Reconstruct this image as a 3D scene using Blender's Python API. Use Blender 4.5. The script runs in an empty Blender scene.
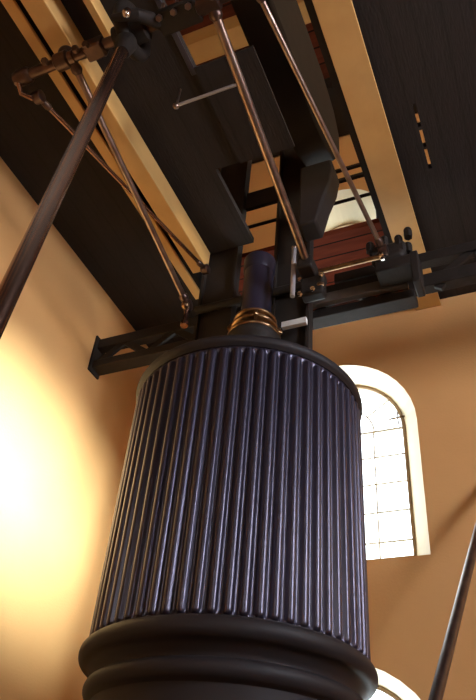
import bpy, bmesh, math, random
from mathutils import Vector, Matrix
random.seed(4)
SC = bpy.context.scene
COL = SC.collection
EYE = 1.6                      # all z below are measured from eye level, ground is at -EYE
GZ = -EYE

# ------------------------------------------------------------------ camera
r = (0.918352, -0.19539404, -0.34416679)
d = (0.38867729, 0.60912113, 0.69130414)
u = (0.07456256, -0.76863035, 0.63533283)
cam = bpy.data.cameras.new('camera')
cam.sensor_fit = 'VERTICAL'; cam.sensor_height = 36.0
cam.lens = 36.0 * 715.0 / 700.0
cam.clip_start = 0.05; cam.clip_end = 200
co = bpy.data.objects.new('camera', cam); COL.objects.link(co)
M = Matrix(((r[0], -r[1], -r[2], 0), (d[0], -d[1], -d[2], 0), (u[0], -u[1], -u[2], 0), (0, 0, 0, 1)))
M.translation = Vector((0, 0, EYE))
co.matrix_world = M
SC.camera = co

# ------------------------------------------------------------------ view, sky, lights
SC.view_settings.view_transform = 'Standard'
SC.view_settings.look = 'None'
SC.view_settings.gamma = 1.0
SC.view_settings.use_curve_mapping = False
SC.view_settings.exposure = 0.0
SC.cycles.use_denoising = True
SC.cycles.max_bounces = 10
SC.cycles.diffuse_bounces = 6
SC.cycles.glossy_bounces = 4
SC.cycles.transparent_max_bounces = 8
SC.cycles.caustics_reflective = False
SC.cycles.caustics_refractive = False
SC.cycles.sample_clamp_indirect = 6.0

W = bpy.data.worlds.new('sky'); SC.world = W; W.use_nodes = True
bg = W.node_tree.nodes['Background']
bg.inputs[0].default_value = (0.86, 0.93, 1.0, 1)
bg.inputs[1].default_value = 7.0

SUN_DIR = Vector((0.50, -0.86, 0.10)).normalized()     # towards the low hazy sun
sl = bpy.data.lights.new('sun', 'SUN'); sl.energy = 60.0; sl.angle = math.radians(8); sl.color = (.80, 0.92, 1.0)
so = bpy.data.objects.new('sun', sl); COL.objects.link(so)
so.location = SUN_DIR * 20
so.rotation_euler = SUN_DIR.to_track_quat('Z', 'Y').to_euler()

XL, XR, YF, YN, ZD = -3.5, 4.3, 5.12, -3.0, 4.8        # walls, deck underside
ZT = 8.15                                                # upper ceiling
TH = 0.48
def area_lamp(name, loc, target, w, h, power, col=(0.9, 0.95, 1.0)):
    l = bpy.data.lights.new(name, 'AREA'); l.shape = 'RECTANGLE'; l.size = w; l.size_y = h
    l.energy = power; l.color = col
    o = bpy.data.objects.new(name, l); COL.objects.link(o)
    p = Vector(loc) + Vector((0, 0, EYE)); t = Vector(target) + Vector((0, 0, EYE))
    o.location = p; o.rotation_euler = (p - t).to_track_quat('Z', 'Y').to_euler()
    return o
# daylight arriving through the windows of the near and right walls (lamps stand in the openings), plus an added upper fill
area_lamp('window_daylight_near', (.5, YN + 0.02, 3.2), (0.5, 0, 2.9), 1.1, 1.6, 15, (1, .9, .75))
area_lamp('window_daylight_right', (XR - 0.02, 1.2, 3.75), (-1, 2.6, 2.6), 1.1, 1.7, 270, (.84, .86, 1))
area_lamp('window_daylight_upper', (XR - 0.02, 1.2, 6.3), (-1.5, 3.4, 7.6), 1.1, 1.0, 220, (1, .82, .6))  # added fill lamp warming the upper storey, aimed at the cross beam

# ------------------------------------------------------------------ materials
def mat(name, col, rough=0.6, metal=0.0, col2=None, nscale=6.0, bump=0.0, spec=0.5, stretch=None, bscale=None):
    m = bpy.data.materials.new(name); m.use_nodes = True
    nt = m.node_tree; b = nt.nodes['Principled BSDF']
    b.inputs['Base Color'].default_value = (*col, 1)
    b.inputs['Roughness'].default_value = rough; b.inputs['Metallic'].default_value = metal
    b.inputs['Specular IOR Level'].default_value = spec
    tc = nt.nodes.new('ShaderNodeTexCoord')
    mp = nt.nodes.new('ShaderNodeMapping'); nt.links.new(tc.outputs['Object'], mp.inputs[0])
    if stretch: mp.inputs['Scale'].default_value = stretch
    if col2:
        n = nt.nodes.new('ShaderNodeTexNoise'); n.inputs['Scale'].default_value = nscale; n.inputs['Detail'].default_value = 5
        nt.links.new(mp.outputs[0], n.inputs['Vector'])
        rp = nt.nodes.new('ShaderNodeValToRGB')
        rp.color_ramp.elements[0].position = .38; rp.color_ramp.elements[1].position = .64
        rp.color_ramp.elements[0].color = (*col, 1); rp.color_ramp.elements[1].color = (*col2, 1)
        nt.links.new(n.outputs['Fac'], rp.inputs[0]); nt.links.new(rp.outputs[0], b.inputs['Base Color'])
    if bump:
        n2 = nt.nodes.new('ShaderNodeTexNoise'); n2.inputs['Scale'].default_value = bscale or nscale * 4; n2.inputs['Detail'].default_value = 6
        nt.links.new(mp.outputs[0], n2.inputs['Vector'])
        bp = nt.nodes.new('ShaderNodeBump'); bp.inputs['Strength'].default_value = bump; bp.inputs['Distance'].default_value = .02
        nt.links.new(n2.outputs['Fac'], bp.inputs['Height']); nt.links.new(bp.outputs[0], b.inputs['Normal'])
    return m

def boards(name, col, col2, gap, pitch, axis='Y', rough=0.9):
    """painted timber boards: dark joint lines every «pitch» metres across one axis"""
    m = mat(name, col, rough, col2=col2, nscale=3.0, stretch=(1, 6, 1) if axis == 'Y' else (6, 1, 1), bump=.2, spec=.1)
    nt = m.node_tree; b = nt.nodes['Principled BSDF']
    src = b.inputs['Base Color'].links[0].from_socket
    tc = nt.nodes.new('ShaderNodeTexCoord'); sx = nt.nodes.new('ShaderNodeSeparateXYZ'); nt.links.new(tc.outputs['Object'], sx.inputs[0])
    mu = nt.nodes.new('ShaderNodeMath'); mu.operation = 'MULTIPLY'; mu.inputs[1].default_value = 1 / pitch
    nt.links.new(sx.outputs[axis], mu.inputs[0])
    fr = nt.nodes.new('ShaderNodeMath'); fr.operation = 'FRACT'; nt.links.new(mu.outputs[0], fr.inputs[0])
    lt = nt.nodes.new('ShaderNodeMath'); lt.operation = 'LESS_THAN'; lt.inputs[1].default_value = .1; nt.links.new(fr.outputs[0], lt.inputs[0])
    mx = nt.nodes.new('ShaderNodeMix'); mx.data_type = 'RGBA'
    nt.links.new(lt.outputs[0], mx.inputs[0]); nt.links.new(src, mx.inputs[6]); mx.inputs[7].default_value = (*gap, 1)
    nt.links.new(mx.outputs[2], b.inputs['Base Color'])
    return m

m_wall = mat('ochre_wall_paint', (.72, .395, .152), .75, col2=(.68, .37, .14), nscale=1.3, bump=.12, bscale=60, spec=.25)
m_reveal = mat('cream_reveal_paint', (.90, .83, .64), .6, spec=.3)
m_cream = mat('cream_beam_paint', (.60, .355, .12), .55, col2=(.55, .32, .105), nscale=4, bump=.1)
m_deck = boards('soot_dark_timber', (.034, .028, .026), (.031, .026, .024), (.028, .023, .021), .18, 'X')
m_red = boards('red_brown_boards', (.15, .035, .018), (.11, .026, .014), (.02, .01, .008), .155, 'Y')
m_ceil = boards('dim_red_boards', (.14, .038, .022), (.10, .028, .017), (.02, .01, .008), .21, 'Y')
m_paint = mat('plum_black_cylinder_paint', (.013, .010, .017), .36, col2=(.017, .013, .021), nscale=9, spec=.85)
pb_ = m_paint.node_tree.nodes['Principled BSDF']
pb_.inputs['Specular Tint'].default_value = (.80, .76, 1.0, 1)
pb_.inputs['Coat Weight'].default_value = .2; pb_.inputs['Coat Roughness'].default_value = .3; pb_.inputs['Coat Tint'].default_value = (.9, .88, 1, 1)
m_rim = mat('black_rim_paint', (.019, .015, .016), .58, spec=.3)
m_iron = mat('black_cast_iron', (.020, .0155, .0125), .6, spec=.2, col2=(.024, .018, .015), nscale=12, bump=.12)
m_girder = mat('dull_black_girder_paint', (.034, .027, .023), .75, spec=.12, col2=(.030, .024, .02), nscale=7)
m_knuckle = mat('dark_brown_forged_iron', (.11, .065, .05), .36, metal=.75, col2=(.07, .042, .034), nscale=11)
m_iron2 = mat('greyish_iron', (.09, .068, .052), .5, col2=(.07, .05, .04), nscale=9, bump=.1)  # truss iron with its lit tone put into the colour
m_blue = mat('blue_black_steel', (.032, .028, .048), .35, metal=.2)
m_steel = mat('oiled_steel', (.34, .25, .20), .30, metal=.9, col2=(.26, .17, .13), nscale=14)
m_brown = mat('brown_oiled_steel', (.27, .155, .11), .24, metal=.95)
m_brass = mat('brass', (.30, .18, .085), .32, metal=1.0, col2=(.17, .10, .055), nscale=14)
m_bright = mat('polished_steel', (.62, .56, .52), .2, metal=1.0)
m_pale = mat('worn_bright_steel', (.42, .40, .42), .4, metal=.3)  # pale grey holds the sheen of bright steel in its colour
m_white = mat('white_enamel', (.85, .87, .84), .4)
m_floor = mat('stone_floor', (.26, .20, .15), .7, col2=(.20, .15, .11), nscale=2, bump=.2)
m_stone = mat('stone_plinth', (.35, .28, .2), .8, col2=(.28, .22, .15), nscale=4, bump=.3)
m_frame = mat('brown_window_frame', (.36, .24, .13), .5)
m_bar = mat('pale_glazing_bar', (.72, .66, .55), .5)
m_glass = bpy.data.materials.new('window_glass'); m_glass.use_nodes = True
nt = m_glass.node_tree; nt.nodes.clear()
o_ = nt.nodes.new('ShaderNodeOutputMaterial'); t_ = nt.nodes.new('ShaderNodeBsdfTransparent'); g_ = nt.nodes.new('ShaderNodeBsdfGlossy')
t_.inputs[0].default_value = (.97, 1, .98, 1); g_.inputs['Roughness'].default_value = .05
x_ = nt.nodes.new('ShaderNodeMixShader'); x_.inputs[0].default_value = .05
nt.links.new(t_.outputs[0], x_.inputs[1]); nt.links.new(g_.outputs[0], x_.inputs[2]); nt.links.new(x_.outputs[0], o_.inputs[0])

# ------------------------------------------------------------------ mesh helpers
def V(*a): return Vector(a[0]) if len(a) == 1 else Vector(a)

class MB:
    def __init__(s): s.bm = bmesh.new()
    def box(s, a, b):
        x0, y0, z0 = a; x1, y1, z1 = b
        vs = [s.bm.verts.new(p) for p in ((x0, y0, z0), (x1, y0, z0), (x1, y1, z0), (x0, y1, z0), (x0, y0, z1), (x1, y0, z1), (x1, y1, z1), (x0, y1, z1))]
        for f in ((3, 2, 1, 0), (4, 5, 6, 7), (0, 1, 5, 4), (1, 2, 6, 5), (2, 3, 7, 6), (3, 0, 4, 7)): s.bm.faces.new([vs[i] for i in f])
        return s
    def bar(s, a, b, w, h, up=(0, 0, 1)):
        a, b = V(a), V(b); t = (b - a).normalized(); sd = t.cross(V(up)).normalized(); n = sd.cross(t)
        q = [sd * w / 2 * i + n * h / 2 * j for i, j in ((-1, -1), (1, -1), (1, 1), (-1, 1))]
        A = [s.bm.verts.new(a + k) for k in q]; B = [s.bm.verts.new(b + k) for k in q]
        s.bm.faces.new(A[::-1]); s.bm.faces.new(B)
        for i in range(4): s.bm.faces.new((A[i], A[(i + 1) % 4], B[(i + 1) % 4], B[i]))
        return s
    def lathe(s, p, ax, prof, n=32, cap=True):
        """prof: (radius, distance along ax)"""
        p, ax = V(p), V(ax).normalized()
        e = ax.orthogonal().normalized(); f = ax.cross(e); rings = []
        for rad, h in prof:
            rings.append([s.bm.verts.new(p + ax * h + (e * math.cos(2 * math.pi * k / n) + f * math.sin(2 * math.pi * k / n)) * max(rad, 1e-4)) for k in range(n)])
        for A, B in zip(rings, rings[1:]):
            for k in range(n): s.bm.faces.new((A[k], A[(k + 1) % n], B[(k + 1) % n], B[k]))
        if cap: s.bm.faces.new(rings[0][::-1]); s.bm.faces.new(rings[-1])
        return s
    def rod(s, a, b, ra, rb=None, n=20, mid=None):
        a, b = V(a), V(b); L = (b - a).length; rb = ra if rb is None else rb
        pr = [(ra, 0), (rb, L)] if mid is None else [(ra + (rb - ra) * t + mid * math.sin(math.pi * t), L * t) for t in [i / 12 for i in range(13)]]
        return s.lathe(a, b - a, pr, n)
    def ball(s, c, rad, n=20, sq=1.0, ax=(0, 0, 1)):
        pr = [(rad * math.sin(math.pi * i / 10), -rad * sq * math.cos(math.pi * i / 10)) for i in range(11)]
        return s.lathe(c, ax, pr, n)
    def hexnut(s, c, ax, rad, h): return s.lathe(c, ax, [(rad * .9, 0), (rad, h * .15), (rad, h * .8), (rad * .85, h)], 6)
    def tube(s, pts, rad, n=10, closed=False):
        pts = [V(p) for p in pts]; N = len(pts); rings = []; up = None
        for i, p in enumerate(pts):
            a = pts[(i - 1) % N] if (closed or i) else p; b = pts[(i + 1) % N] if (closed or i < N - 1) else p
            t = (b - a).normalized()
            if up is None: up = t.orthogonal().normalized()
            up = (up - t * up.dot(t)).normalized(); w = t.cross(up)
            rr = rad[i] if isinstance(rad, (list, tuple)) else rad
            rings.append([s.bm.verts.new(p + (up * math.cos(2 * math.pi * k / n) + w * math.sin(2 * math.pi * k / n)) * rr) for k in range(n)])
        pairs = list(zip(rings, rings[1:])) + ([(rings[-1], rings[0])] if closed else [])
        for A, B in pairs:
            for k in range(n): s.bm.faces.new((A[k], A[(k + 1) % n], B[(k + 1) % n], B[k]))
        if not closed: s.bm.faces.new(rings[0][::-1]); s.bm.faces.new(rings[-1])
        return s
    def prism(s, outline, off):
        A = [s.bm.verts.new(V(p)) for p in outline]; B = [s.bm.verts.new(V(p) + V(off)) for p in outline]; n = len(A)
        s.bm.faces.new(A); s.bm.faces.new(B[::-1])
        for i in range(n): s.bm.faces.new((A[i], B[i], B[(i + 1) % n], A[(i + 1) % n]))
        return s
    def build(s, name, m, parent=None, bevel=0.0, smooth=True, label=None, cat=None, group=None, kind=None, origin=None):
        bm = s.bm; bmesh.ops.recalc_face_normals(bm, faces=bm.faces)
        me = bpy.data.meshes.new(name)
        up = V(0, 0, EYE)
        for v in bm.verts: v.co += up
        if parent is not None:
            base = root_loc(parent)
            for v in bm.verts: v.co -= base
            loc = V(0, 0, 0)
        else:
            xs = [v.co.x for v in bm.verts]; ys = [v.co.y for v in bm.verts]; zs = [v.co.z for v in bm.verts]
            loc = V(origin) if origin else V((min(xs) + max(xs)) / 2, (min(ys) + max(ys)) / 2, min(zs))
            for v in bm.verts: v.co -= loc
        bm.to_mesh(me); bm.free()
        me.materials.append(m)
        if smooth:
            for p in me.polygons: p.use_smooth = True
            me.set_sharp_from_angle(angle=math.radians(38))
        o = bpy.data.objects.new(name, me); COL.objects.link(o); o.location = loc
        if parent is not None: o.parent = parent
        if bevel:
            b = o.modifiers.new('bevel', 'BEVEL'); b.width = bevel; b.segments = 2; b.limit_method = 'ANGLE'; b.angle_limit = math.radians(50)
        tag(o, label, cat, group, kind)
        return o

def tag(o, label=None, cat=None, group=None, kind=None):
    if label: o['label'] = label
    if cat: o['category'] = cat
    if group: o['group'] = group
    if kind: o['kind'] = kind

def root_loc(o):
    L = V(0, 0, 0)
    while o is not None: L = L + o.location; o = o.parent
    return L

def thing(name, loc, label=None, cat=None, group=None, kind=None):
    o = bpy.data.objects.new(name, None); COL.objects.link(o); o.empty_display_size = .1
    o.location = V(loc) + V(0, 0, EYE); tag(o, label, cat, group, kind); return o

# ------------------------------------------------------------------ walls with arched splayed windows
NA = 20
def loop(cx, sill, spring, rad):
    pts = [(cx - rad, sill), (cx + rad, sill)]
    for k in range(NA + 1):
        a = math.pi * k / NA; pts.append((cx + rad * math.cos(a), spring + rad * math.sin(a)))
    return pts

def wall(name, mp, u0, u1, v0, v1, wins):
    """mp(u, v, w) -> point, w = distance into the wall; wins: (cx, sill, spring, outer r, inner r)"""
    bm = bmesh.new(); reveal = []
    def ring(pts, w):
        vs = [bm.verts.new(mp(a, b, w)) for a, b in pts]
        es = [bm.edges.new((vs[i], vs[(i + 1) % len(vs)])) for i in range(len(vs))]
        return vs, es
    rect = [(u0, v0), (u1, v0), (u1, v1), (u0, v1)]
    f0, e0 = ring(rect, 0); f1, e1 = ring(rect, TH)
    E0 = list(e0); E1 = list(e1)
    for (cx, si, sp, ro, ri, *dz) in wins:
        dz = dz[0] if dz else .16
        a, ea = ring(loop(cx, si, sp, ro), 0); b, eb = ring(loop(cx, si + .14, sp + dz, ri), TH)
        E0 += ea; E1 += eb; reveal.append((a, b))
    bmesh.ops.triangle_fill(bm, edges=E0, use_beauty=True)
    bmesh.ops.triangle_fill(bm, edges=E1, use_beauty=True)
    for i in range(4): bm.faces.new((f0[i], f0[(i + 1) % 4], f1[(i + 1) % 4], f1[i]))
    rf = []
    for a, b in reveal:
        n = len(a)
        mid = [bm.verts.new(mp_w(mp, bb, .33)) for bb in b]
        for i in range(n):
            rf.append(bm.faces.new((a[i], a[(i + 1) % n], mid[(i + 1) % n], mid[i])))
            rf.append(bm.faces.new((mid[i], mid[(i + 1) % n], b[(i + 1) % n], b[i])))
    bmesh.ops.recalc_face_normals(bm, faces=bm.faces)
    for f in rf: f.material_index = 1
    me = bpy.data.meshes.new(name)
    for v in bm.verts: v.co.z += EYE
    bm.to_mesh(me); bm.free(); me.materials.append(m_wall); me.materials.append(m_reveal)
    o = bpy.data.objects.new(name, me); COL.objects.link(o); o['kind'] = 'structure'
    return o
def mp_w(mp, vert, w):
    # same (u, v) as vert but at depth w
    p = vert.co
    q0 = V(mp(0, 0, 0)); q1 = V(mp(0, 0, 1)); n = q1 - q0
    return p + n * (w - TH)

def window(idx, mp, cx, si, sp, ri, dz=.16, w=.33):
    """arched glazed window: frame, glazing bars, fanlight bars and one glass sheet"""
    root = thing('window_%d' % idx, mp(cx, si + .14, w), kind='structure')
    s0, s1 = si + .14, sp + dz
    P = [mp(a, b, w) for a, b in loop(cx, s0, s1, ri - .012)]
    MB().tube(P, .019, 8, closed=True).build('window_frame', m_frame, root)
    bars = MB(); T = .0085
    for k in (-1, 0, 1):
        x = cx + k * ri / 2
        bars.tube([mp(x, s0, w), mp(x, s1, w)], T, 6)
    v = s1; first = True
    while v > s0 + .1:
        bars.tube([mp(cx - ri, v, w), mp(cx + ri, v, w)], T * (1.6 if first else 1), 6); first = False; v -= .268
    for a in (36, 72, 108, 144):
        c, s_ = math.cos(math.radians(a)), math.sin(math.radians(a))
        bars.tube([mp(cx + .3 * c, s1 + .3 * s_, w), mp(cx + ri * c, s1 + ri * s_, w)], T, 6)
    bars.tube([mp(cx + .3 * math.cos(math.pi * k / 16), s1 + .3 * math.sin(math.pi * k / 16), w) for k in range(17)], T, 6)
    bars.build('glazing_bars', m_bar, root)
    g = MB(); A = [g.bm.verts.new(mp(a, b, w + .012)) for a, b in loop(cx, s0, s1, ri)]; g.bm.faces.new(A)
    g.build('pane', m_glass, root, smooth=False)
    if idx == 1:
        MB().bar((-1.10, 5.41, 3.745), (-.93, 5.41, 3.755), .012, .014).bar((-1.02, 5.42, 3.82), (-1.02, 5.42, 3.68), .012, .012, up=(0, 1, 0)).build('catch', m_brass, root)
    return root

far = lambda a, b, w: (a, YF + w, b)
near = lambda a, b, w: (a, YN - w, b)
left = lambda a, b, w: (XL - w, a, b)
right = lambda a, b, w: (XR + w, a, b)
WR, WI = .745, .585
fw = [(-1.55, 2.30, 3.50, WR, WI), (-1.55, -.30, .80, .78, WI), (-1.47, 5.40, 6.36, .50, .40, -.14)]
wall('wall_far', far, XL, XR, GZ, ZT, fw)
wall('wall_left', left, YN, YF, GZ, ZT, [])
nw = [(.5, 2.50, 3.25, WR, WI)]
wall('wall_near', near, XL, XR, GZ, ZT, nw)
rw = [(1.2, 2.7, 3.86, WR, WI), (1.2, 5.6, 6.2, WR, WI)]
wall('wall_right', right, YN, YF, GZ, ZT, rw)
n_ = 1
for mp, ws in ((far, fw), (near, nw), (right, rw)):
    for q in ws: window(n_, mp, q[0], q[1], q[2], q[4], *q[5:]); n_ += 1
MB().box((XL, YN, GZ - .2), (XR, YF, GZ)).build('floor', m_floor, kind='structure', smooth=False)
MB().box((XL, YN, ZT), (XR, YF, ZT + .2)).build('ceiling', m_ceil, kind='structure', smooth=False)

# deck of the upper storey (underside at ZD) with openings for the engine
xs = [XL, -2.40, -2.25, -2.05, -1.88, -1.66, -.775, -.28, -.255, XR]
ys = [YN, 1.15, 2.36, 3.02, 3.05, 3.22, 3.25, 3.41, 3.43, 3.62, 3.88, 4.02, YF]
def solid(i, j):
    x = (xs[i] + xs[i + 1]) / 2; y = (ys[j] + ys[j + 1]) / 2
    if -1.66 < x < -.775 and 1.15 < y < 4.02:
        if x < -1.2: return False
        return False
    if -1.88 < x < -1.66 and 3.05 < y < 4.02: return False
    if -2.40 < x < -1.88 and 3.88 < y < 4.02: return False
    if -.28 < x < -.255 and (3.02 < y < 3.22 or 3.25 < y < 3.41 or 3.43 < y < 3.62): return False
    if -2.25 < x < -.775 and y > 4.02: return False       # the red boarded landing
    return True
dk = MB()
for i in range(len(xs) - 1):
    for j in range(len(ys) - 1):
        if solid(i, j): dk.box((xs[i], ys[j], ZD), (xs[i + 1], ys[j + 1], ZD + .06))
bmesh.ops.remove_doubles(dk.bm, verts=dk.bm.verts, dist=1e-5)
# drop the interior faces between neighbouring cells
seen = {}
for f in list(dk.bm.faces):
    k = tuple(sorted(v.index for v in f.verts)); seen.setdefault(k, []).append(f)
dk.bm.verts.index_update(); seen = {}
for f in dk.bm.faces: seen.setdefault(tuple(sorted(v.index for v in f.verts)), []).append(f)
bmesh.ops.delete(dk.bm, geom=[f for L in seen.values() if len(L) > 1 for f in L], context='FACES')
dk.build('ceiling', m_deck, kind='structure', smooth=False)
MB().box((-2.25, 4.02, ZD), (-.775, YF, ZD + .06)).build('landing_floor', m_red, smooth=False,
    label='red-brown boarded landing seen from below, against the far wall', cat='landing')
# dark sheet added to keep the left lane black, between the first opening and the guides
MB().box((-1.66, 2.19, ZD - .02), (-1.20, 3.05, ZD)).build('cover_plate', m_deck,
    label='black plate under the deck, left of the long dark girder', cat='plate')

# upper cross beam
MB().box((XL, 3.31, ZT - .3), (XR, 3.57, ZT)).build('cross_beam', m_cream, bevel=.01,
    label='cream beam crossing high above, seen through the deck opening as two yellow blocks', cat='beam')
MB().box((XL, 4.42, ZT - .25), (XR, 5.10, ZT)).build('wall_beam', m_iron,
    label='black beam high up under the upper ceiling, next to the far wall', cat='beam')

# ------------------------------------------------------------------ cream girders under the deck
ZB = 4.72
MB().box((-.712, YN, ZB), (-.475, YF, ZB + .03)).box((-.60, YN, ZB + .03), (-.57, YF, ZD - .003)).build('girder', m_cream, bevel=.004,
    label='wide cream girder running back to the far wall, right of the deck opening', cat='girder', group='cream girders under the deck')
MB().box((-2.45, YN, 4.58), (-2.30, 3.87, ZD - .003)).build('girder', m_cream, bevel=.006,
    label='thick cream box beam at upper left with its side face lit whitish', cat='girder', group='cream girders under the deck')
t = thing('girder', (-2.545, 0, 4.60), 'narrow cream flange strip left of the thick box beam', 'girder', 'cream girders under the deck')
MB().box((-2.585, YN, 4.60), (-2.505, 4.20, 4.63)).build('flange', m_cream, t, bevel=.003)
MB().box((-2.55, YN, 4.632), (-2.54, 4.20, ZD - .003)).build('web', m_girder, t)  # cream web coloured black: shade of the recess put into its colour
MB().box((-2.10, YN, 4.66), (-2.05, 1.78, ZD - .003)).build('joist', m_cream, bevel=.003,
    label='short orange strip at the top edge, right of the thick box beam', cat='joist')

# long dark girder in the deck opening, rounded end
g = MB()
o2 = [(y, z) for y, z in ((YN, 5.2), (3.2, 5.2), (3.45, 5.26), (3.7, 5.4), (3.83, 5.62), (3.82, 5.9), (3.65, 6.1), (3.3, 6.2), (YN, 6.2))]
g.prism([(-1.34, y, z) for y, z in o2], (.29, 0, 0))
g.build('long_girder', m_girder, bevel=.03, label='massive black girder overhead with a rounded end, in the middle of the deck opening', cat='girder')

# ------------------------------------------------------------------ steam cylinder
CX, CY = -1.70, 3.66
R = .75
cyl = thing('steam_cylinder', (CX, CY, -.55), 'huge plum-black fluted steam cylinder with a rounded rim', 'steam cylinder')
NF, SG = 62, 16
z0, z1 = 1.13, 2.75
zz = []
for k in range(7): zz.append(z0 + .012 + .043 * k / 6)
for k in range(1, 12): zz.append(z0 + .055 + (z1 - z0 - .11) * k / 12)
for k in range(7): zz.append(z1 - .055 + .043 * k / 6)
zz = [z0] + zz + [z1]
b = MB(); rings = []
hw = .60                                  # rib width / pitch
pit = 2 * math.pi * R / NF
for z in zz:
    ring = []
    for i in range(NF * SG):
        ph = (i % SG) / SG * 2 - 1        # -1..1 across a pitch
        x = abs(ph) / hw
        half = hw * pit / 2
        e = min(z - (z0 + .012), (z1 - .012) - z)
        # rounded ends: the rib narrows to nothing like a half circle
        if e <= 0: dep = 0
        else:
            wz = 1 if e >= half else math.sqrt(max(0, 1 - (1 - e / half) ** 2))
            xx = x / max(wz, 1e-3)
            dep = .020 * math.sqrt(max(0, 1 - xx * xx)) * wz if xx < 1 else 0
            if x > 1: dep = -.010 * math.sin(math.pi / 2 * (x - 1) / (1 / hw - 1)) * min(1, e / half)
        rad = R - .014 + dep; a = 2 * math.pi * i / (NF * SG)
        ring.append(b.bm.verts.new((CX + rad * math.cos(a), CY + rad * math.sin(a), z)))
    rings.append(ring)
n = NF * SG
for A, B in zip(rings, rings[1:]):
    for k in range(n): b.bm.faces.new((A[k], A[(k + 1) % n], B[(k + 1) % n], B[k]))
b.build('fluted_jacket', m_paint, cyl)
def arc(cx, cz, rad, a0, a1, k=8): return [(cx + rad * math.cos(math.radians(a0 + (a1 - a0) * i / k)), cz + rad * math.sin(math.radians(a0 + (a1 - a0) * i / k))) for i in range(k + 1)]
MB().lathe((CX, CY, 0), (0, 0, 1), [(.70, z1), (.745, z1)] + arc(.729, z1 + .043, .042, -60, 90, 10) + [(.66, z1 + .09), (.64, z1 + .06), (.2, z1 + .08)], 96, cap=False).build('rim_and_cover', m_rim, cyl)
def oval(cx, cz, ra, rz, a0, a1, k=10): return [(cx + ra * math.cos(math.radians(a0 + (a1 - a0) * i / k)), cz + rz * math.sin(math.radians(a0 + (a1 - a0) * i / k))) for i in range(k + 1)]
prof = [(.733, 1.142), (.752, 1.141)] + oval(.745, 1.085, .046, .052, 80, -80) + [(.738, 1.028), (.728, 1.018), (.708, .995), (.700, .978)] + oval(.690, .922, .046, .050, 78, -80) + \
       [(.690, .865), (.685, .82), (.685, -.30), (.78, -.33), (.90, -.40), (.90, -.55)]
MB().lathe((CX, CY, 0), (0, 0, 1), prof, 96, cap=False).build('base_moulding', m_rim, cyl)
MB().lathe((CX, CY, 0), (0, 0, 1), [(.26, z1 + .07), (.26, 2.9), (.18, 3.0), (.165, 3.32), (.19, 3.36), (.20, 3.38), (.20, 3.42)], 40).build('stuffing_box', m_iron, cyl)
gl = MB().lathe((CX, CY, 0), (0, 0, 1), [(.13, 3.42), (.18, 3.42)] + arc(.18, 3.445, .02, -60, 60, 4) + [(.155, 3.47), (.15, 3.50)] + arc(.165, 3.525, .018, -70, 70, 4) + [(.145, 3.55), (.14, 3.58)] + arc(.15, 3.60, .015, -70, 70, 4) + [(.12, 3.62)], 40).build('gland', m_brass, cyl)
for k in range(4):
    a = math.radians(25 + 90 * k); c = (CX + .185 * math.cos(a), CY + .185 * math.sin(a), 3.46)
    MB().rod(c, V(c) + V(0, 0, .10), .011, n=10).hexnut(V(c) + V(0, 0, .05), (0, 0, 1), .024, .03).build('gland_stud', m_brass, cyl)
MB().box((CX - 1.0, CY - 1.0, GZ), (CX + 1.0, CY + 1.0, -.55)).build('plinth', m_stone, bevel=.02,
    label='stone plinth under the fluted steam cylinder', cat='plinth')

pr_ = thing('piston_rod', (CX, CY, 3.655), 'thick dark piston rod rising out of the brass gland', 'piston rod')
MB().rod((CX, CY, 3.625), (CX, CY, 4.12), .118, n=32).build('shaft', m_blue, pr_)
MB().lathe((CX, CY, 4.12), (0, 0, 1), [(.12, 0), (.128, .02), (.128, .14), (.11, .16)], 32).build('crosshead_boss', m_blue, pr_)

# guide columns either side of the rod
for x0, x1, lb in ((-2.36, -2.03, 'left of the piston rod'), (-1.675, -1.35, 'right of the piston rod')):
    t = thing('guide_column', ((x0 + x1) / 2, 3.94, 2.84), 'tall black cast-iron guide column %s' % lb, 'column', 'guide columns over the cylinder')
    MB().box((x0, 3.92, 2.84), (x1, 3.98, 6.3)).build('web', m_girder, t, bevel=.006)
    MB().box((x0 + .02, 3.87, 2.84), (x1 - .02, 4.0, 2.93)).build('foot', m_girder, t, bevel=.012)
    for xe in (x0 + .012, x1 - .012):
        MB().bar((xe, 3.90, 2.93), (xe, 3.90, 6.3), .024, .04, up=(0, 1, 0)).build('rib', m_girder, t)
MB().box((-2.025, 3.93, 5.38), (-1.68, 3.97, 5.62)).build('tie_plate', m_girder, bevel=.006,
    label='black plate joining the two guide columns above the piston rod', cat='plate')

# ------------------------------------------------------------------ shafts
YS1, ZS1 = 1.66, 4.40          # near shaft
YS2, ZS2 = 3.60, 3.88          # crosshead shaft
s1 = thing('rocking_shaft', (-1.8, YS1, ZS1), 'dark brown horizontal shaft with knuckles and bearings across the top left', 'shaft')
MB().rod((-2.66, YS1, ZS1), (-.9, YS1, ZS1), .036).build('shaft', m_knuckle, s1)
MB().lathe((-2.72, YS1, ZS1), (1, 0, 0), [(.02, 0), (.045, .01), (.055, .05), (.055, .12), (.04, .14)], 20).build('end_knuckle', m_knuckle, s1)
MB().lathe((-2.38, YS1, ZS1), (1, 0, 0), [(.045, 0), (.06, .01), (.06, .10), (.045, .11)], 20).ball((-2.32, YS1 + .0, ZS1 + .085), .058).build('bearing', m_knuckle, s1)
for x in (-2.42, -2.18, -2.10):
    MB().hexnut((x, YS1 - .04, ZS1 - .03), (0, -1, -.6), .026, .035).build('nut', m_knuckle, s1)
MB().box((-2.14, YS1 - .05, ZS1 - .055), (-2.0, YS1 + .06, ZS1 + .055)).build('strap', m_knuckle, s1, bevel=.015)
MB().lathe((-1.34, YS1, ZS1), (1, 0, 0), [(.04, 0), (.06, .01), (.06, .15), (.04, .16)], 20).build('bearing', m_knuckle, s1)
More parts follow.
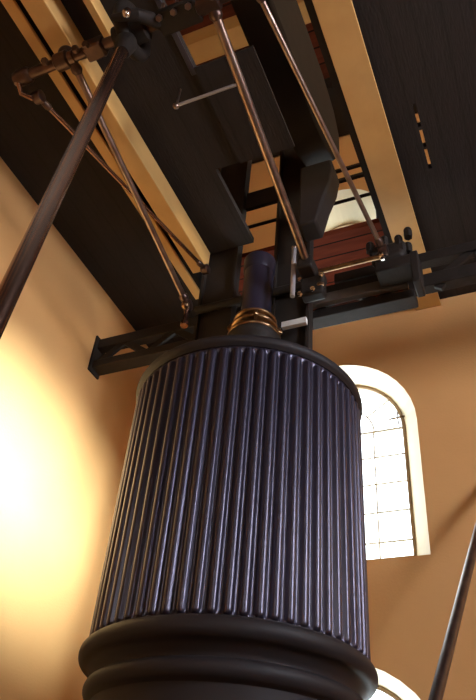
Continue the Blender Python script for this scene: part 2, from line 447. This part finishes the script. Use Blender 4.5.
MB().lathe((-1.01, YS1, ZS1), (1, 0, 0), [(.04, 0), (.056, .01), (.056, .1), (.04, .11)], 20).build('bearing', m_knuckle, s1)
for x in (-1.56, -1.46, -1.36, -1.2, -1.12):
    MB().hexnut((x, YS1 - .05, ZS1 - .06), (0, -.2, -1), .022, .03).rod((x, YS1 - .05, ZS1 - .05), (x, YS1 - .05, ZS1 + .12), .010, n=10).build('stud', m_steel, s1)
MB().box((-1.60, YS1 - .08, ZS1 - .05), (-1.32, YS1 + .08, ZS1 - .005)).build('cap', m_iron, s1, bevel=.012)

# big eye / strap at the head of the hanging rod
hr = thing('hanging_rod', (-1.49, 1.04, GZ), 'long thick brown steel rod hanging down at the left, nearest the camera', 'rod')
ex = (-1.86, YS1, ZS1)
pts = [(-1.80, YS1 + .15 * math.cos(a), ZS1 + .03 + .15 * math.sin(a)) for a in [2 * math.pi * k / 28 for k in range(28)]]
MB().tube(pts, .045, 12, closed=True).build('eye_ring', m_iron, hr)
MB().lathe((-1.92, YS1, ZS1), (1, 0, 0), [(.05, 0), (.075, .01), (.08, .05), (.08, .19), (.075, .23), (.05, .24)], 28).build('eye_bush', m_iron, hr)
top = V(-1.80, 1.645, 4.28); bot = V(-1.49, 1.04, GZ)
bot = V(-1.485, 1.03, GZ)
MB().rod(bot, top, .043, .040, n=28).build('shaft', m_brown, hr)
MB().lathe(top + V(.0, .0, -.03), (top - bot), [(.045, -.16), (.055, -.10), (.07, .0), (.05, .06)], 24).build('socket', m_iron, hr)
MB().tube([(-1.80, YS1 - .19, ZS1 - .16), (-1.66, YS1 - .14, ZS1 - .13), (-1.60, YS1 - .02, ZS1 - .02), (-1.62, YS1 + .1, ZS1 + .12)], [.02, .04, .045, .03], 12).build('side_strap', m_iron, hr)
MB().ball((-1.69, YS1 - .19, ZS1 - .18), .028, sq=1.5).build('oil_cup', m_bright, hr)  # bright ball added as the crescent highlight beside the eye

s2 = thing('crosshead_shaft', (-1.5, YS2, ZS2), 'horizontal crosshead shaft above the cylinder with a bright brass-coloured right half', 'shaft')
MB().rod((-2.34, 3.84, 4.07), (-1.2, 3.84, 4.07), .035).build('shaft', m_iron, s2)
MB().rod((-1.2, YS2, ZS2 + .04), (-.70, YS2, ZS2 + .04), .019).build('brass_rail', m_brass, s2)  # lit part of the shaft, its light put into a brass colour
MB().lathe((-.71, YS2, ZS2 + .04), (1, 0, 0), [(.03, 0), (.036, .01), (.036, .03), (.02, .04)], 16).build('collar', m_bright, s2)
MB().box((-1.30, YS2 - .17, ZS2 - .05), (-1.18, YS2 + .02, ZS2 + .07)).build('end_block', m_iron, s2, bevel=.015)

def link(name, a, b, rad, m, me_, label, mid=0.0, group=None):
    a, b = V(a), V(b)
    t = thing(name, b, label, 'rod', 'radius rods of the parallel motion' if name == 'radius_rod' else None)
    dirn = (b - a).normalized()
    MB().rod(a + dirn * .05, b - dirn * .05, rad, rad * .92, mid=mid).build('shaft', m, t)
    for p in (a, b):
        MB().lathe(p - V(.035, 0, 0), (1, 0, 0), [(.03, 0), (.045, .008), (.045, .062), (.03, .07)], 20).build('eye', me_, t)
        MB().lathe(p - dirn * (.06 if p is b else -.06), dirn * (1 if p is b else -1), [(rad, -.05), (rad * 1.5, -.03), (rad * 1.5, -.01), (rad * 1.2, .02)], 16).build('collar', me_, t)
    return t
link('radius_rod', (-2.26, YS1, ZS1), (-2.27, YS2 - .02, ZS2), .025, m_steel, m_knuckle, 'steel rod running to the left end of the crosshead, crossing the cream beams')
link('radius_rod', (-1.24, YS1, ZS1), (-1.23, YS2, ZS2), .029, m_steel, m_knuckle, 'bright steel rod down the middle to the brass nuts right of the piston rod', mid=.004)
link('radius_rod', (-.955, YS1, ZS1), (-.685, YS2, ZS2 + .10), .019, m_steel, m_knuckle, 'steel rod beside the wide cream girder, ending in the lumpy bearing')
link('side_rod', (-2.60, 1.80, 4.34), (-2.24, 3.72, 4.42), .017, m_brown, m_knuckle, 'thin brown rod crossing behind the others from the far left knuckle')
t = thing('drop_link', (-2.66, 1.72, 4.3), 'short dark link dangling from the left end knuckle of the top shaft', 'link')
MB().tube([(-2.68, 1.66, 4.37), (-2.68, 1.72, 4.31), (-2.63, 1.78, 4.31), (-2.60, 1.80, 4.34)], .018, 10).build('hook', m_brown, t)
MB().ball((-2.69, 1.67, 4.37), .026).build('ball_end', m_steel, t)

# nuts, oil cups and brasses at the right end of the crosshead
t = thing('crosshead_bearing', (-1.24, YS2, ZS2 - .1), 'cluster of shiny brass nuts and caps right of the piston rod', 'bearing', 'crosshead bearings')
for (x, y, z, rr) in ((-1.24, YS2 - .02, ZS2 - .02, .042), (-1.16, YS2 - .02, ZS2 - .14, .036), (-1.27, YS2 - .02, ZS2 - .16, .03)):
    MB().ball((x, y, z), rr).build('brass_cap', m_brass, t)
for (x, z) in ((-1.30, -.07), (-1.14, -.07), (-1.20, -.20), (-1.30, -.22)):
    MB().hexnut((x, YS2 - .06, ZS2 + z), (0, -1, -.3), .02, .03).build('nut', m_bright, t)
MB().box((-1.31, YS2 - .05, ZS2 - .22), (-1.13, YS2 + .05, ZS2 - .0)).build('block', m_iron, t, bevel=.02)
t = thing('crosshead_bearing', (-2.27, YS2, ZS2 - .1), 'small coppery knuckle left of the piston rod, at the foot of the steel rod', 'bearing', 'crosshead bearings')
MB().ball((-2.27, YS2 - .05, ZS2 - .03), .035).build('brass_cap', m_brass, t)
MB().lathe((-2.27, YS2 - .02, ZS2 - .22), (0, 0, 1), [(.03, 0), (.035, .03), (.02, .06), (.02, .14), (.032, .17), (.03, .2)], 16).build('neck', m_brown, t)

# ------------------------------------------------------------------ lattice truss across the room
YT = 4.10
tr = thing('lattice_truss', (XL, YT, 3.9), 'black lattice truss crossing the room just above the cylinder', 'truss')
MB().box((XL, YT - .03, 4.13), (-.60, YT + .06, 4.24)).box((-1.2, YT - .03, 4.26), (XR, YT + .06, 4.36)).build('top_chord', m_iron, tr, bevel=.006)
MB().box((XL, YT - .04, 3.90), (-.56, YT + .10, 3.98)).box((-.60, YT - .04, 3.98), (XR, YT + .06, 4.11)).build('bottom_chord', m_iron, tr, bevel=.006)
x = XL + .04; k = 0
while x < XR - .3:
    zl, zh = (3.96, 4.16) if x < -.6 else (4.09, 4.28)
    a, b_ = ((x, zl), (x + .26, zh)) if k % 2 == 0 else ((x, zh), (x + .26, zl))
    MB().bar((a[0], YT, a[1]), (b_[0], YT, b_[1]), .06, .03, up=(0, 1, 0)).build('lattice_bar', m_iron, tr)
    x += .26; k += 1
MB().box((XL, YT - .07, 3.86), (XL + .02, YT + .10, 4.26)).build('wall_plate', m_iron, tr, bevel=.005)
MB().box((-1.50, YT - .10, 3.99), (-.60, YT - .045, 4.09)).build('face_plate', m_iron2, tr, bevel=.006)  # plate added for the lit front of the lower chord
MB().box((-1.545, 3.80, 3.63), (-1.345, 3.84, 3.685)).build('white_strip', m_white, bevel=.003,  # plain white strip set against the right guide column
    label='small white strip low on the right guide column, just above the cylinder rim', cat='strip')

# lumpy bearing pedestal on the truss
t = thing('bearing_pedestal', (-.62, 3.9, 4.0), 'lumpy black bearing pedestal on the truss, in front of the wide cream girder', 'bearing')
MB().box((-.80, 3.80, 3.99), (-.52, 4.0, 4.10)).build('sole_plate', m_iron, t, bevel=.015)
MB().box((-.80, 3.78, 4.08), (-.56, 3.98, 4.20)).build('housing', m_iron, t, bevel=.04)
MB().lathe((-.83, 3.86, 4.2), (1, 0, 0), [(.06, 0), (.085, .02), (.085, .26), (.06, .28)], 24).build('cap', m_iron, t)
for (x, y, z) in ((-.82, 3.78, 4.24), (-.60, 3.80, 4.26), (-.54, 3.84, 4.20), (-.70, 3.74, 4.22), (-.52, 3.78, 4.30)):
    MB().hexnut((x, y, z - .05), (0, 0, 1), .035, .08).ball((x, y, z + .03), .032).build('nut', m_iron, t)
MB().box((-.53, 3.80, 3.80), (-.47, 3.99, 4.12)).build('flange', m_iron, t, bevel=.01)

MB().prism([(x, 3.52, z) for x, z in ((-1.33, 5.18), (-1.05, 5.18), (-1.03, 5.05), (-1.055, 4.88), (-1.12, 4.68), (-1.18, 4.42), (-1.33, 4.42))], (0, .2, 0)).build('hanging_bracket', m_girder, bevel=.02,
    label='dark tapering bracket hanging under the rounded end of the massive girder', cat='bracket')
# small things
t = thing('cross_rail', (-1.6, 2.36, 4.62), 'thin steel rail with a knob at its left end, across the dark under the deck', 'rail')
MB().rod((-1.83, 2.31, 4.58), (-1.33, 2.31, 4.58), .012, n=12).build('bar', m_pale, t)
MB().ball((-1.835, 2.31, 4.575), .024).rod((-1.83, 2.31, 4.58), (-1.83, 2.31, ZD - .002), .008, n=8).build('knob', m_steel, t)
MB().rod((-1.37, 2.31, 4.58), (-1.37, 2.31, ZD - .02), .010, n=10).build('hanger', m_iron, t)
MB().box((-1.70, 1.60, ZD - .012), (-1.66, 2.24, ZD)).build('edge_strip', m_blue, bevel=.004,
    label='blue-black steel strip along the left edge of the deck opening', cat='strip')
t = thing('vertical_rod', (-1.36, 3.45, 3.9), 'short upright shiny rod just right of the piston rod', 'rod')
MB().rod((-1.345, 3.5, 3.62), (-1.345, 3.5, 4.14), .018, n=12).build('bar', m_pale, t)
MB().ball((-1.345, 3.5, 4.14), .022).build('tip', m_steel, t)
t = thing('grease_cup', (-1.22, 3.6, 4.5), 'small silvery cup on the right guide column', 'cup')
MB().lathe((-1.215, 3.62, 4.47), (0, 0, 1), [(.02, 0), (.045, .02), (.05, .10), (.04, .12)], 20).build('cup', m_bright, t)
MB().rod((-1.26, 3.66, 4.5), (-1.215, 3.62, 4.5), .012, n=8).build('stem', m_steel, t)

# landing railing
rl = thing('landing_railing', (-1.5, 4.06, ZD + .06), 'black three-bar railing along the edge of the red landing', 'railing')
for z, h in ((5.735, .03), (5.575, .04), (5.265, .014)):
    MB().bar((-2.25, 4.06, z), (-.775, 4.06, z), .03, h).build('rail', m_iron, rl)
for x in (-2.23, -.79):
    MB().rod((x, 4.06, ZD + .06), (x, 4.06, 5.76), .02, n=12).build('post', m_iron, rl)

# slanting rod at right
t = thing('slanting_rod', (-.30, 1.35, GZ), 'dark slanting iron rod in front of the far wall, lower right corner', 'rod')
P0, P1 = V(-.544, 3.20, .816), V(-.396, 4.30, 2.0)
dd = (P1 - P0)
pb = P0 + dd * ((GZ - P0.z) / dd.z); pt = P0 + dd * ((5.06 - P0.y) / dd.y)
MB().rod(pb, pt, .027, n=20).build('bar', m_knuckle, t)
MB().lathe(pt - dd.normalized() * .03, (0, 1, .0), [(.04, 0), (.07, .04), (.07, YF - pt.y + .02)], 20).build('wall_socket', m_iron, t)
MB().box((pb.x - .08, pb.y - .08, GZ), (pb.x + .08, pb.y + .08, GZ + .03)).build('foot_plate', m_iron, t, bevel=.005)
